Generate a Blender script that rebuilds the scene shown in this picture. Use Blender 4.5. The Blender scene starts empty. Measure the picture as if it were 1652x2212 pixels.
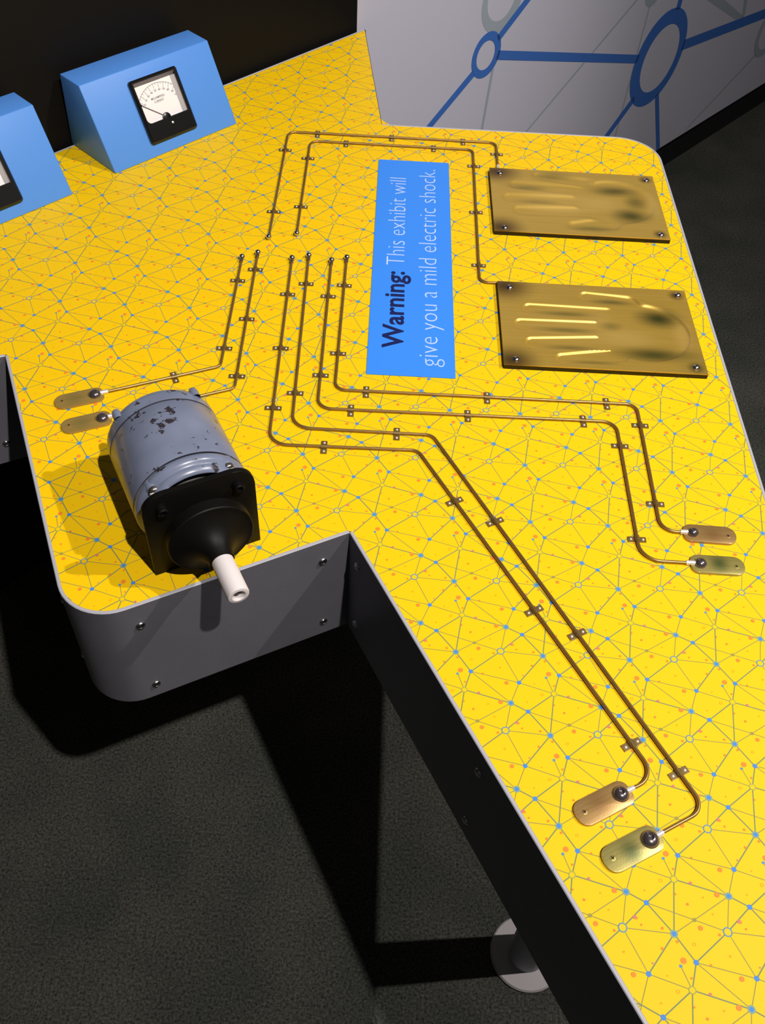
import bpy, bmesh, math, random
from mathutils import Vector, Matrix

random.seed(4)
S = 0.075          # one repeat of the printed table pattern, in metres
ZT = 10.38         # table top above the floor, in pattern repeats
PI = math.pi
SC = bpy.context.scene
COL = SC.collection


def V(x, y, z=0.0):
    return Vector((x * S, y * S, (z + ZT) * S))


# ------------------------------------------------------------------ camera
cam_d = bpy.data.cameras.new('camera')
cam = bpy.data.objects.new('camera', cam_d)
COL.objects.link(cam)
RW = ((0.9987324, 0.0282780, 0.0416406),
      (0.0485146, -0.7612550, -0.6466353),
      (0.0134135, 0.6478358, -0.7616619))      # world -> camera (x right, y down, z forward)
m = Matrix(((RW[0][0], -RW[1][0], -RW[2][0]),
            (RW[0][1], -RW[1][1], -RW[2][1]),
            (RW[0][2], -RW[1][2], -RW[2][2]))).to_4x4()
m.translation = V(-1.58007, -9.91125, 9.31084)
cam.matrix_world = m
cam_d.sensor_fit = 'VERTICAL'
cam_d.sensor_height = 36.0
cam_d.lens = 2058.3 / 2212.0 * 36.0
cam_d.clip_start = 0.02
SC.camera = cam

# ------------------------------------------------------------------ light
world = bpy.data.worlds.new('world')
SC.world = world
world.use_nodes = True
bg = world.node_tree.nodes['Background']
bg.inputs[0].default_value = (0.9, 0.92, 1.0, 1)
bg.inputs[1].default_value = 0.028


def spot(name, loc, target, power, color, size=75, blend=0.6, radius=0.02):
    d = bpy.data.lights.new(name, 'SPOT')
    d.energy = power
    d.color = color
    d.spot_size = math.radians(size)
    d.spot_blend = blend
    d.shadow_soft_size = radius
    o = bpy.data.objects.new(name, d)
    COL.objects.link(o)
    o.location = loc
    o.rotation_euler = (target - loc).to_track_quat('-Z', 'Y').to_euler()
    return o


spot('key_spot', V(7.3, -15.5, 29.7), V(-4.8, 10.5, 0), 250, (1.0, 0.93, 0.87), 88, 1.0, 0.022)
spot('side_spot', V(21.6, -2.2, 29.7), V(-4.5, 1.5, 0), 190, (1.0, 0.93, 0.88), 68, 0.7, 0.022)

SC.view_settings.view_transform = 'Standard'
SC.view_settings.look = 'None'
SC.view_settings.exposure = 0.0
SC.view_settings.gamma = 1.0
SC.view_settings.use_curve_mapping = False


# ------------------------------------------------------------------ materials
def srgb(r, g, b):
    def f(c):
        c /= 255.0
        return c / 12.92 if c <= 0.04045 else ((c + 0.055) / 1.055) ** 2.4
    return (f(r), f(g), f(b), 1.0)


def mat(name, color, rough=0.5, metal=0.0, spec=0.5, bump=0.0, bump_scale=300.0, var=0.0, var_scale=20.0, coat=0.0):
    m_ = bpy.data.materials.new(name)
    m_.use_nodes = True
    nt = m_.node_tree
    b = nt.nodes['Principled BSDF']
    b.inputs['Base Color'].default_value = color
    b.inputs['Roughness'].default_value = rough
    b.inputs['Metallic'].default_value = metal
    b.inputs['Specular IOR Level'].default_value = spec
    b.inputs['Coat Weight'].default_value = coat
    tc = nt.nodes.new('ShaderNodeTexCoord')
    if var > 0:
        n = nt.nodes.new('ShaderNodeTexNoise')
        n.inputs['Scale'].default_value = var_scale
        n.inputs['Detail'].default_value = 5
        nt.links.new(tc.outputs['Object'], n.inputs['Vector'])
        r = nt.nodes.new('ShaderNodeValToRGB')
        r.color_ramp.elements[0].position = 0.3
        r.color_ramp.elements[1].position = 0.7
        r.color_ramp.elements[0].color = [c * (1 - var) for c in color[:3]] + [1]
        r.color_ramp.elements[1].color = [min(1, c * (1 + var)) for c in color[:3]] + [1]
        nt.links.new(n.outputs['Fac'], r.inputs['Fac'])
        nt.links.new(r.outputs['Color'], b.inputs['Base Color'])
    if bump > 0:
        n = nt.nodes.new('ShaderNodeTexNoise')
        n.inputs['Scale'].default_value = bump_scale
        n.inputs['Detail'].default_value = 3
        nt.links.new(tc.outputs['Object'], n.inputs['Vector'])
        bp = nt.nodes.new('ShaderNodeBump')
        bp.inputs['Strength'].default_value = bump
        bp.inputs['Distance'].default_value = 0.001
        nt.links.new(n.outputs['Fac'], bp.inputs['Height'])
        nt.links.new(bp.outputs['Normal'], b.inputs['Normal'])
    return m_


M_yellow = mat('yellow_laminate', (0.90, 0.565, 0.0015, 1), 0.55, spec=0.25)
M_line = mat('print_line', (0.27, 0.27, 0.075, 1), 0.55, spec=0.25)
M_lineth = mat('print_line_thick', (0.20, 0.26, 0.115, 1), 0.55, spec=0.25)
M_blue = mat('print_blue', (0.065, 0.25, 0.66, 1), 0.55, spec=0.25)
M_halo = mat('print_halo', (0.24, 0.36, 0.26, 1), 0.55, spec=0.25)
M_ring = mat('print_ring', (0.13, 0.28, 0.40, 1), 0.55, spec=0.25)
M_olive = mat('print_olive', (0.36, 0.38, 0.07, 1), 0.55, spec=0.25)
M_orange = mat('print_orange', (0.88, 0.26, 0.03, 1), 0.55, spec=0.25)
M_faint = mat('print_faint', (0.86, 0.40, 0.006, 1), 0.55, spec=0.25)
M_pink = mat('print_pink', (0.62, 0.20, 0.16, 1), 0.55, spec=0.25)
M_apron = mat('grey_apron', (0.135, 0.132, 0.155, 1), 0.42, spec=0.4, bump=0.15, bump_scale=900, var=0.06)
M_trim = mat('pale_trim', (0.42, 0.42, 0.47, 1), 0.45)
M_sign = mat('sign_blue', (0.04, 0.26, 0.93, 1), 0.5, spec=0.3)
M_signtxt = mat('sign_text_pale', (0.52, 0.66, 0.95, 1), 0.5, spec=0.3)
M_signdark = mat('sign_text_navy', (0.006, 0.012, 0.09, 1), 0.5, spec=0.3)
M_box = mat('blue_box_paint', (0.085, 0.27, 0.74, 1), 0.42, spec=0.4, bump=0.1, bump_scale=1200)
M_rod = mat('aged_brass_rod', (0.36, 0.22, 0.075, 1), 0.34, metal=0.72, var=0.12, var_scale=60)
M_clip = mat('brass_clip', (0.24, 0.155, 0.05, 1), 0.42, metal=0.6, var=0.25, var_scale=90)
M_steel = mat('steel', (0.62, 0.58, 0.58, 1), 0.2, metal=1.0)
M_ferrule = mat('silver_solder', (0.92, 0.90, 0.86, 1), 0.34, metal=0.55)
M_dome = mat('chrome_dome', (0.26, 0.22, 0.23, 1), 0.2, metal=0.85)
M_black = mat('black_powder_coat', (0.004, 0.0036, 0.0032, 1), 0.5, spec=0.14)
M_blackm = mat('black_bakelite', (0.006, 0.006, 0.006, 1), 0.25, spec=0.5)
M_white = mat('white_nylon', (0.70, 0.655, 0.66, 1), 0.5)
M_hole = mat('dark_hollow', (0.09, 0.08, 0.075, 1), 0.7)
M_dial = mat('dial_card', (0.84, 0.80, 0.80, 1), 0.6)
M_dialink = mat('dial_ink', (0.12, 0.12, 0.13, 1), 0.6)
M_dialside = mat('dial_bezel_grey', (0.40, 0.38, 0.40, 1), 0.4)
M_bevel = mat('meter_glass_bevel', (0.16, 0.15, 0.18, 1), 0.25)
M_bwall = mat('black_wall_paint', (0.0055, 0.005, 0.0045, 1), 0.6, spec=0.12, bump=0.1, bump_scale=400)
M_gwall = mat('lavender_grey_wall', (0.50, 0.50, 0.59, 1), 0.55, spec=0.3, bump=0.1, bump_scale=700)
M_mblue = mat('mural_blue', (0.045, 0.14, 0.46, 1), 0.55, spec=0.3)
M_mghost = mat('mural_ghost_teal', (0.31, 0.36, 0.41, 1), 0.55, spec=0.3)
M_toe = mat('black_toe_kick', (0.006, 0.006, 0.007, 1), 0.6)
M_post = mat('grey_post', (0.45, 0.45, 0.48, 1), 0.6)
M_disc = mat('white_foot_plate', (0.50, 0.47, 0.49, 1), 0.45)
M_edge = mat('plate_edge_black', (0.014, 0.010, 0.004, 1), 0.4, metal=0.4)


def carpet():
    m_ = bpy.data.materials.new('speckled_carpet')
    m_.use_nodes = True
    nt = m_.node_tree
    b = nt.nodes['Principled BSDF']
    b.inputs['Roughness'].default_value = 0.95
    b.inputs['Specular IOR Level'].default_value = 0.05
    tc = nt.nodes.new('ShaderNodeTexCoord')
    n = nt.nodes.new('ShaderNodeTexNoise')
    n.inputs['Scale'].default_value = 260
    n.inputs['Detail'].default_value = 4
    n.inputs['Roughness'].default_value = 0.8
    r = nt.nodes.new('ShaderNodeValToRGB')
    r.color_ramp.elements[0].position = 0.36
    r.color_ramp.elements[0].color = (0.020, 0.021, 0.019, 1)
    r.color_ramp.elements[1].position = 0.66
    r.color_ramp.elements[1].color = (0.135, 0.135, 0.125, 1)
    n2 = nt.nodes.new('ShaderNodeTexNoise')
    n2.inputs['Scale'].default_value = 6
    r2 = nt.nodes.new('ShaderNodeValToRGB')
    r2.color_ramp.elements[0].position = 0.35
    r2.color_ramp.elements[0].color = (0.72, 0.78, 0.74, 1)
    r2.color_ramp.elements[1].position = 0.68
    r2.color_ramp.elements[1].color = (1.1, 1.08, 1.0, 1)
    mx = nt.nodes.new('ShaderNodeMixRGB')
    mx.blend_type = 'MULTIPLY'
    mx.inputs[0].default_value = 1
    for q in (n, n2):
        nt.links.new(tc.outputs['Object'], q.inputs['Vector'])
    nt.links.new(n.outputs['Fac'], r.inputs['Fac'])
    nt.links.new(n2.outputs['Fac'], r2.inputs['Fac'])
    nt.links.new(r.outputs['Color'], mx.inputs[1])
    nt.links.new(r2.outputs['Color'], mx.inputs[2])
    nt.links.new(mx.outputs[0], b.inputs['Base Color'])
    bp = nt.nodes.new('ShaderNodeBump')
    bp.inputs['Strength'].default_value = 0.5
    bp.inputs['Distance'].default_value = 0.002
    nt.links.new(n.outputs['Fac'], bp.inputs['Height'])
    nt.links.new(bp.outputs['Normal'], b.inputs['Normal'])
    return m_


def brass_sheet(name, c0, c1, stain, corner_spots=(), tarnish_shade=(), rough=0.36, metal=0.75):
    """brushed brass with tarnish and painted-in shade: smudges = (x, y, rx, ry, strength) in metres"""
    m_ = bpy.data.materials.new(name)
    m_.use_nodes = True
    nt = m_.node_tree
    L = nt.links.new
    b = nt.nodes['Principled BSDF']
    b.inputs['Metallic'].default_value = metal
    b.inputs['Roughness'].default_value = rough
    tc = nt.nodes.new('ShaderNodeTexCoord')
    mp = nt.nodes.new('ShaderNodeMapping')
    mp.inputs['Scale'].default_value = (14, 420, 420)
    n = nt.nodes.new('ShaderNodeTexNoise')
    n.inputs['Scale'].default_value = 1.0
    n.inputs['Detail'].default_value = 4
    L(tc.outputs['Object'], mp.inputs['Vector'])
    L(mp.outputs['Vector'], n.inputs['Vector'])
    r = nt.nodes.new('ShaderNodeValToRGB')
    r.color_ramp.elements[0].position = 0.3
    r.color_ramp.elements[1].position = 0.72
    r.color_ramp.elements[0].color = c0
    r.color_ramp.elements[1].color = c1
    L(n.outputs['Fac'], r.inputs['Fac'])
    cur = r.outputs['Color']
    for (x, y, rx, ry, st, colr) in list(corner_spots) + list(tarnish_shade):
        mp2 = nt.nodes.new('ShaderNodeMapping')
        mp2.vector_type = 'POINT'
        mp2.inputs['Location'].default_value = (-x / rx, -y / ry, 0)
        mp2.inputs['Scale'].default_value = (1 / rx, 1 / ry, 0)
        ln = nt.nodes.new('ShaderNodeVectorMath')
        ln.operation = 'LENGTH'
        mr = nt.nodes.new('ShaderNodeMapRange')
        mr.interpolation_type = 'SMOOTHSTEP'
        mr.inputs['From Min'].default_value = 1.0
        mr.inputs['From Max'].default_value = 0.0
        mr.inputs['To Max'].default_value = st
        mx = nt.nodes.new('ShaderNodeMixRGB')
        mx.inputs[2].default_value = colr
        L(tc.outputs['Object'], mp2.inputs['Vector'])
        L(mp2.outputs['Vector'], ln.inputs[0])
        L(ln.outputs['Value'], mr.inputs['Value'])
        L(mr.outputs['Result'], mx.inputs[0])
        L(cur, mx.inputs[1])
        cur = mx.outputs[0]
    L(cur, b.inputs['Base Color'])
    n3 = nt.nodes.new('ShaderNodeTexNoise')
    n3.inputs['Scale'].default_value = 900
    bp = nt.nodes.new('ShaderNodeBump')
    bp.inputs['Strength'].default_value = 0.12
    bp.inputs['Distance'].default_value = 0.0005
    L(tc.outputs['Object'], n3.inputs['Vector'])
    L(n3.outputs['Fac'], bp.inputs['Height'])
    L(bp.outputs['Normal'], b.inputs['Normal'])
    return m_


def motor_paint():
    m_ = bpy.data.materials.new('chipped_blue_grey_enamel')
    m_.use_nodes = True
    nt = m_.node_tree
    L = nt.links.new
    b = nt.nodes['Principled BSDF']
    b.inputs['Roughness'].default_value = 0.3
    b.inputs['Coat Weight'].default_value = 0.15
    tc = nt.nodes.new('ShaderNodeTexCoord')
    base = (0.175, 0.205, 0.300, 1)
    dark = (0.035, 0.028, 0.035, 1)
    # blotches of worn paint on the crown of the drum, and a scuffed ring by the front seam
    n = nt.nodes.new('ShaderNodeTexNoise')
    n.inputs['Scale'].default_value = 75
    n.inputs['Detail'].default_value = 5
    n.inputs['Roughness'].default_value = 0.65
    L(tc.outputs['Object'], n.inputs['Vector'])
    sep = nt.nodes.new('ShaderNodeSeparateXYZ')
    L(tc.outputs['Object'], sep.inputs[0])

    def math_(op, a, b_=None, c=None):
        q = nt.nodes.new('ShaderNodeMath')
        q.operation = op
        for i, v in enumerate((a, b_, c)):
            if v is None:
                continue
            if isinstance(v, (int, float)):
                q.inputs[i].default_value = v
            else:
                L(v, q.inputs[i])
        return q.outputs[0]

    def blob(x, y, rx, ry):
        dx = math_('MULTIPLY', math_('ADD', sep.outputs[0], -x * S), 1 / (rx * S))
        dy = math_('MULTIPLY', math_('ADD', sep.outputs[1], -y * S), 1 / (ry * S))
        d = math_('SQRT', math_('ADD', math_('MULTIPLY', dx, dx), math_('MULTIPLY', dy, dy)))
        mr = nt.nodes.new('ShaderNodeMapRange')
        mr.inputs['From Min'].default_value = 1.0
        mr.inputs['From Max'].default_value = 0.0
        L(d, mr.inputs['Value'])
        return mr.outputs[0]
    k = math_('MAXIMUM', blob(-0.08, 1.08, 0.34, 0.24), math_('MULTIPLY', blob(0.12, 1.22, 0.3, 0.2), 0.75))
    k = math_('MAXIMUM', k, math_('MULTIPLY', blob(-0.02, 0.47, 0.42, 0.13), 0.85))
    k = math_('MAXIMUM', k, math_('MULTIPLY', blob(-0.3, 0.39, 0.4, 0.05), 0.9))
    k = math_('MAXIMUM', k, 0.25)
    t = math_('ADD', n.outputs['Fac'], math_('MULTIPLY', k, 0.20))
    mr = nt.nodes.new('ShaderNodeMapRange')
    mr.inputs['From Min'].default_value = 0.665
    mr.inputs['From Max'].default_value = 0.69
    L(t, mr.inputs['Value'])
    n2 = nt.nodes.new('ShaderNodeTexNoise')
    n2.inputs['Scale'].default_value = 25
    L(tc.outputs['Object'], n2.inputs['Vector'])
    rr = nt.nodes.new('ShaderNodeValToRGB')
    rr.color_ramp.elements[0].position = 0.3
    rr.color_ramp.elements[1].position = 0.7
    rr.color_ramp.elements[0].color = (base[0] * .85, base[1] * .85, base[2] * .85, 1)
    rr.color_ramp.elements[1].color = (base[0] * 1.12, base[1] * 1.12, base[2] * 1.12, 1)
    L(n2.outputs['Fac'], rr.inputs['Fac'])
    mx = nt.nodes.new('ShaderNodeMixRGB')
    L(mr.outputs[0], mx.inputs[0])
    L(rr.outputs['Color'], mx.inputs[1])
    mx.inputs[2].default_value = dark
    L(mx.outputs[0], b.inputs['Base Color'])
    return m_


M_carpet = carpet()
M_motor = motor_paint()
M_groove = mat('seam_dark', (0.03, 0.03, 0.04, 1), 0.6)


# ------------------------------------------------------------------ mesh helpers
def newbm():
    return bmesh.new()


def finish(name, bm, mats, parent=None, smooth_angle=None, loc=None, rotz=0.0, recalc=True):
    if recalc:
        bmesh.ops.recalc_face_normals(bm, faces=bm.faces[:])
    me = bpy.data.meshes.new(name)
    bm.to_mesh(me)
    bm.free()
    if not isinstance(mats, (list, tuple)):
        mats = [mats]
    for q in mats:
        me.materials.append(q)
    if smooth_angle is not None:
        for p in me.polygons:
            p.use_smooth = True
        me.set_sharp_from_angle(angle=math.radians(smooth_angle))
    o = bpy.data.objects.new(name, me)
    COL.objects.link(o)
    if parent:
        o.parent = parent
    if loc is not None:
        o.location = loc
    o.rotation_euler[2] = rotz
    return o


def thing(name, label, cat, loc, rotz=0.0, group=None):
    o = bpy.data.objects.new(name, None)
    o.empty_display_size = 0.02
    COL.objects.link(o)
    o.location = loc
    o.rotation_euler[2] = rotz
    o['label'] = label
    o['category'] = cat
    if group:
        o['group'] = group
    return o


def box(bm, x0, x1, y0, y1, z0, z1, bevel=0.0, mi=0):
    r = bmesh.ops.create_cube(bm, size=1.0)
    vs = r['verts']
    for v in vs:
        v.co = Vector(((x0 + (v.co.x + .5) * (x1 - x0)) * S, (y0 + (v.co.y + .5) * (y1 - y0)) * S, (z0 + (v.co.z + .5) * (z1 - z0)) * S))
    fs = {f for v in vs for f in v.link_faces}
    for f in fs:
        f.material_index = mi
    if bevel > 0:
        es = list({e for v in vs for e in v.link_edges})
        bmesh.ops.bevel(bm, geom=es, offset=bevel * S, segments=2, profile=0.7, affect='EDGES')


def prism(bm, pts, z0, z1, bevel=0.0, mi=0, top_mi=None, segs=2):
    """pts: list of (x,y) units"""
    lo = [bm.verts.new((x * S, y * S, z0 * S)) for x, y in pts]
    hi = [bm.verts.new((x * S, y * S, z1 * S)) for x, y in pts]
    n = len(pts)
    ft = bm.faces.new(hi)
    fb = bm.faces.new(lo[::-1])
    ft.material_index = mi if top_mi is None else top_mi
    fb.material_index = mi
    for i in range(n):
        f = bm.faces.new((lo[i], lo[(i + 1) % n], hi[(i + 1) % n], hi[i]))
        f.material_index = mi
    if bevel > 0:
        bmesh.ops.bevel(bm, geom=[e for e in ft.edges], offset=bevel * S, segments=segs, profile=0.6, affect='EDGES')


def lathe(bm, prof, axis='Z', n=48, mi=0, origin=(0, 0, 0), cap=True):
    """prof: list of (s, r) along axis, units"""
    ox, oy, oz = origin
    rings = []
    for s, r in prof:
        ring = []
        if r <= 1e-5:
            if axis == 'Z':
                ring = [bm.verts.new((ox * S, oy * S, (oz + s) * S))]
            elif axis == 'Y':
                ring = [bm.verts.new((ox * S, (oy + s) * S, oz * S))]
            else:
                ring = [bm.verts.new(((ox + s) * S, oy * S, oz * S))]
        else:
            for i in range(n):
                a = 2 * PI * i / n
                c, d = r * math.cos(a), r * math.sin(a)
                if axis == 'Z':
                    p = (ox + c, oy + d, oz + s)
                elif axis == 'Y':
                    p = (ox + c, oy + s, oz + d)
                else:
                    p = (ox + s, oy + c, oz + d)
                ring.append(bm.verts.new([q * S for q in p]))
        rings.append(ring)
    for a, b in zip(rings[:-1], rings[1:]):
        if len(a) == 1 and len(b) == 1:
            continue
        for i in range(n):
            j = (i + 1) % n
            if len(a) == 1:
                f = bm.faces.new((a[0], b[j], b[i]))
            elif len(b) == 1:
                f = bm.faces.new((a[i], a[j], b[0]))
            else:
                f = bm.faces.new((a[i], a[j], b[j], b[i]))
            f.material_index = mi
    if cap:
        for ring in (rings[0], rings[-1]):
            if len(ring) > 2:
                f = bm.faces.new(ring)
                f.material_index = mi


def round_poly(pts, radii, seg=10):
    """round the corners of a closed polygon"""
    out = []
    n = len(pts)
    for i in range(n):
        p = Vector(pts[i][:2]).to_2d()
        a = Vector(pts[i - 1][:2]).to_2d()
        b = Vector(pts[(i + 1) % n][:2]).to_2d()
        r = radii[i] if isinstance(radii, (list, tuple)) else radii
        out += fillet(a, p, b, r, seg)
    return out


def fillet(a, p, b, r, seg=10):
    if r <= 1e-4:
        return [(p.x, p.y)]
    u = (a - p).normalized()
    v = (b - p).normalized()
    ang = math.acos(max(-1, min(1, u.dot(v))))
    if ang > PI - 0.02:
        return [(p.x, p.y)]
    t = r / math.tan(ang / 2)
    t = min(t, (a - p).length * 0.49, (b - p).length * 0.49)
    r = t * math.tan(ang / 2)
    c = p + (u + v).normalized() * (r / math.sin(ang / 2))
    p0 = p + u * t
    p1 = p + v * t
    a0 = math.atan2(p0.y - c.y, p0.x - c.x)
    a1 = math.atan2(p1.y - c.y, p1.x - c.x)
    d = (a1 - a0 + PI) % (2 * PI) - PI
    return [(c.x + r * math.cos(a0 + d * k / seg), c.y + r * math.sin(a0 + d * k / seg)) for k in range(seg + 1)]


def inset(pts, d):
    n = len(pts)
    out = []
    for i in range(n):
        p = Vector(pts[i])
        a = Vector(pts[i - 1])
        b = Vector(pts[(i + 1) % n])
        e1 = (p - a).normalized()
        e2 = (b - p).normalized()
        n1 = Vector((-e1.y, e1.x))
        n2 = Vector((-e2.y, e2.x))
        mm = (n1 + n2)
        mm.normalize()
        c = max(0.3, mm.dot(n1))
        q = p + mm * (d / c)
        out.append((q.x, q.y))
    return out


def sweep(bm, path, r, n=12, mi=0, cap=True):
    """round bar along a 3D path (units)"""
    pts = [Vector(p) for p in path]
    rings = []
    for i, p in enumerate(pts):
        if i == 0:
            t = pts[1] - p
        elif i == len(pts) - 1:
            t = p - pts[-2]
        else:
            t = (pts[i + 1] - p).normalized() + (p - pts[i - 1]).normalized()
        t.normalize()
        up = Vector((0, 0, 1))
        if abs(t.z) > 0.95:
            up = Vector((1, 0, 0))
        s = t.cross(up).normalized()
        u = s.cross(t).normalized()
        rings.append([bm.verts.new((p + s * (r * math.cos(2 * PI * k / n)) + u * (r * math.sin(2 * PI * k / n))) * S) for k in range(n)])
    for a, b in zip(rings[:-1], rings[1:]):
        for i in range(n):
            f = bm.faces.new((a[i], a[(i + 1) % n], b[(i + 1) % n], b[i]))
            f.material_index = mi
    if cap:
        bm.faces.new(rings[0][::-1]).material_index = mi
        bm.faces.new(rings[-1]).material_index = mi


class Print:
    """flat ink shapes laid on a plane given by a mapping (x, y, layer) -> Vector"""

    def __init__(self, bm, fn):
        self.bm, self.fn = bm, fn

    def poly(self, pts, layer, mi):
        f = self.bm.faces.new([self.bm.verts.new(self.fn(x, y, layer)) for x, y in pts])
        f.material_index = mi
        return f

    def seg(self, a, b, w0, w1, layer, mi):
        a = Vector(a)
        b = Vector(b)
        d = b - a
        if d.length < 1e-5:
            return
        d.normalize()
        n = Vector((-d.y, d.x))
        self.poly([tuple(a - n * w0 / 2), tuple(b - n * w1 / 2), tuple(b + n * w1 / 2), tuple(a + n * w0 / 2)], layer, mi)

    def disc(self, c, r, layer, mi, n=12):
        self.poly([(c[0] + r * math.cos(2 * PI * i / n), c[1] + r * math.sin(2 * PI * i / n)) for i in range(n)], layer, mi)

    def ring(self, c, r0, r1, layer, mi, n=20, c1=None):
        c1 = c1 or c
        P0 = [self.bm.verts.new(self.fn(c1[0] + r0 * math.cos(2 * PI * i / n), c1[1] + r0 * math.sin(2 * PI * i / n), layer)) for i in range(n)]
        P1 = [self.bm.verts.new(self.fn(c[0] + r1 * math.cos(2 * PI * i / n), c[1] + r1 * math.sin(2 * PI * i / n), layer)) for i in range(n)]
        for i in range(n):
            j = (i + 1) % n
            self.bm.faces.new((P0[i], P1[i], P1[j], P0[j])).material_index = mi


def text_mesh(name, body, mat_, parent, width, height, offset=0.0, fn=None, cap_only=True):
    """letters scaled to width x cap height (units); fn maps a 2D point (units) to a local Vector"""
    cu = bpy.data.curves.new('letters', 'FONT')
    cu.body = body
    cu.size = 1.0
    cu.offset = offset
    cu.resolution_u = 3
    tmp = bpy.data.objects.new('letters', cu)
    COL.objects.link(tmp)
    bpy.context.view_layer.update()
    me = bpy.data.meshes.new_from_object(tmp.evaluated_get(bpy.context.evaluated_depsgraph_get()))
    me.name = name
    bpy.data.objects.remove(tmp)
    xs = [v.co.x for v in me.vertices]
    x0, x1 = min(xs), max(xs)
    capH = 0.70
    for v in me.vertices:
        v.co = fn((v.co.x - x0) / (x1 - x0) * width, v.co.y / capH * height)
    me.materials.clear()
    me.materials.append(mat_)
    o = bpy.data.objects.new(name, me)
    COL.objects.link(o)
    if parent:
        o.parent = parent
    return o


def structure(o):
    o['kind'] = 'structure'
    return o


# ------------------------------------------------------------------ floor and wall
bm = newbm()
box(bm, -60, 75, -60, 60, -0.6, 0.0)
structure(finish('floor', bm, M_carpet, loc=(0, 0, 0)))

TH = math.radians(47.6)
dv = Vector((math.cos(TH), math.sin(TH), 0))
nw = Vector((-math.sin(TH), math.cos(TH), 0))       # pointing into the wall
W0 = Vector((-5.020, 9.251, 0)) + nw * 0.06          # a point of the wall face
EDGE = 3.96                                          # where the black panel meets the grey one

wall = bpy.data.objects.new('wall_back', None)
COL.objects.link(wall)
wall.location = V(W0.x, W0.y, -ZT)
wall.rotation_euler[2] = TH
wall['kind'] = 'structure'
bm = newbm()
box(bm, -30, EDGE, 0.0, 0.5, ZT - 8.93, ZT + 30)
finish('black_panel', bm, M_bwall, wall)
bm = newbm()
box(bm, EDGE, 40, 0.0, 0.5, ZT - 8.93, ZT + 30)


def wfn(x, z, layer):
    return Vector((x * S, -0.0035 * S * (layer + 1) * 1.5, (z + ZT) * S))


pw = Print(bm, wfn)
GB, GG = 1, 2
RS, RB = (8.88, -2.02), (18.57, -4.97)
# faint network in the background of the mural
pw.ring((9.3, -0.72), 0.58, 0.84, 0, GG, 40, c1=(9.26, -0.66))
pw.seg((9.25, -2.5), (9.07, -4.6), 0.11, 0.10, 0, GG)
pw.seg((20.5, -0.2), (8.4, -6.6), 0.09, 0.07, 0, GG)
pw.disc((17.15, -2.45), 0.48, 0, GG, 32)
pw.seg((17.08, -2.9), (16.85, -7.6), 0.08, 0.07, 0, GG)
pw.seg((20.2, -3.1), (24.6, -5.4), 0.38, 0.22, 0, GG)
pw.seg((23.5, -3.0), (24.3, -5.1), 0.3, 0.2, 0, GG)
pw.ring((27.2, -6.35), 0.78, 1.08, 0, GG, 40)
pw.seg((26.6, -7.2), (22.3, -9.0 + 0.2), 0.11, 0.07, 0, GG)
# bold blue network
pw.ring(RS, 0.38, 0.60, 1, GB, 56, c1=(8.855, -2.02))
pw.ring(RB, 1.11, 1.60, 1, GB, 72, c1=(18.65, -5.0))
pw.seg((9.36, -2.16), (17.15, -4.57), 0.24, 0.27, 1, GB)
pw.seg((9.30, -1.72), (13.5, 1.0), 0.22, 0.24, 1, GB)
pw.seg((8.42, -2.36), (5.2, -4.15), 0.22, 0.2, 1, GB)
pw.seg((20.05, -4.95), (30.0, -5.85), 0.36, 0.40, 1, GB)
pw.seg((19.02, -3.50), (18.95, 0.5), 0.28, 0.3, 1, GB)
pw.seg((17.55, -6.02), (14.8, -7.95), 0.29, 0.27, 1, GB)
pw.seg((19.12, -6.38), (20.40, -8.93), 0.22, 0.22, 1, GB)
finish('mural_panel', bm, [M_gwall, M_mblue, M_mghost], wall, recalc=False)
bm = newbm()
box(bm, -30, 40, 0.35, 0.5, 0, ZT - 8.93)
bb = finish('baseboard_back', bm, M_toe, loc=wall.location, rotz=TH)
structure(bb)

# ------------------------------------------------------------------ table
K = (-6.985, 0.64)
L_ = (-4.965, -3.985)
I1 = (-1.82, -2.354)
E1 = (1.86, -9.30)
E2 = (3.69, -9.30)
TR = (3.675, 7.985)
BI = (-1.705, 7.985)
T_ = (-2.215, 12.24)
BL = (-13.0, 0.51)
LF = (-12.3, -2.10)
CORN = [K, L_, I1, E1, E2, TR, BI, T_, BL, LF]
RAD = [0.03, 0.62, 0.05, 0.4, 0.4, 0.80, 0.36, 0.0, 0.0, 0.0]
TW = 0.045
CORN_IN = list(CORN)                     # the far-left run has only a thin edge strip
CORN_IN[6] = (BI[0] + 0.033, BI[1])
CORN_IN[7] = (T_[0] + 0.033, T_[1] + 0.02)
inner = inset(round_poly(CORN_IN, RAD, 12), TW)

table = thing('exhibit_table', 'yellow network-patterned display table with grey metal apron, all fittings mounted on it', 'table', V(0, 0, -ZT))
bm = newbm()
prism(bm, inner, ZT - 0.35, ZT - 0.004)


def inside(x, y, poly=inner):
    c = False
    n = len(poly)
    j = n - 1
    for i in range(n):
        xi, yi = poly[i]
        xj, yj = poly[j]
        if (yi > y) != (yj > y) and x < (xj - xi) * (y - yi) / (yj - yi) + xi:
            c = not c
        j = i
    return c


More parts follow.
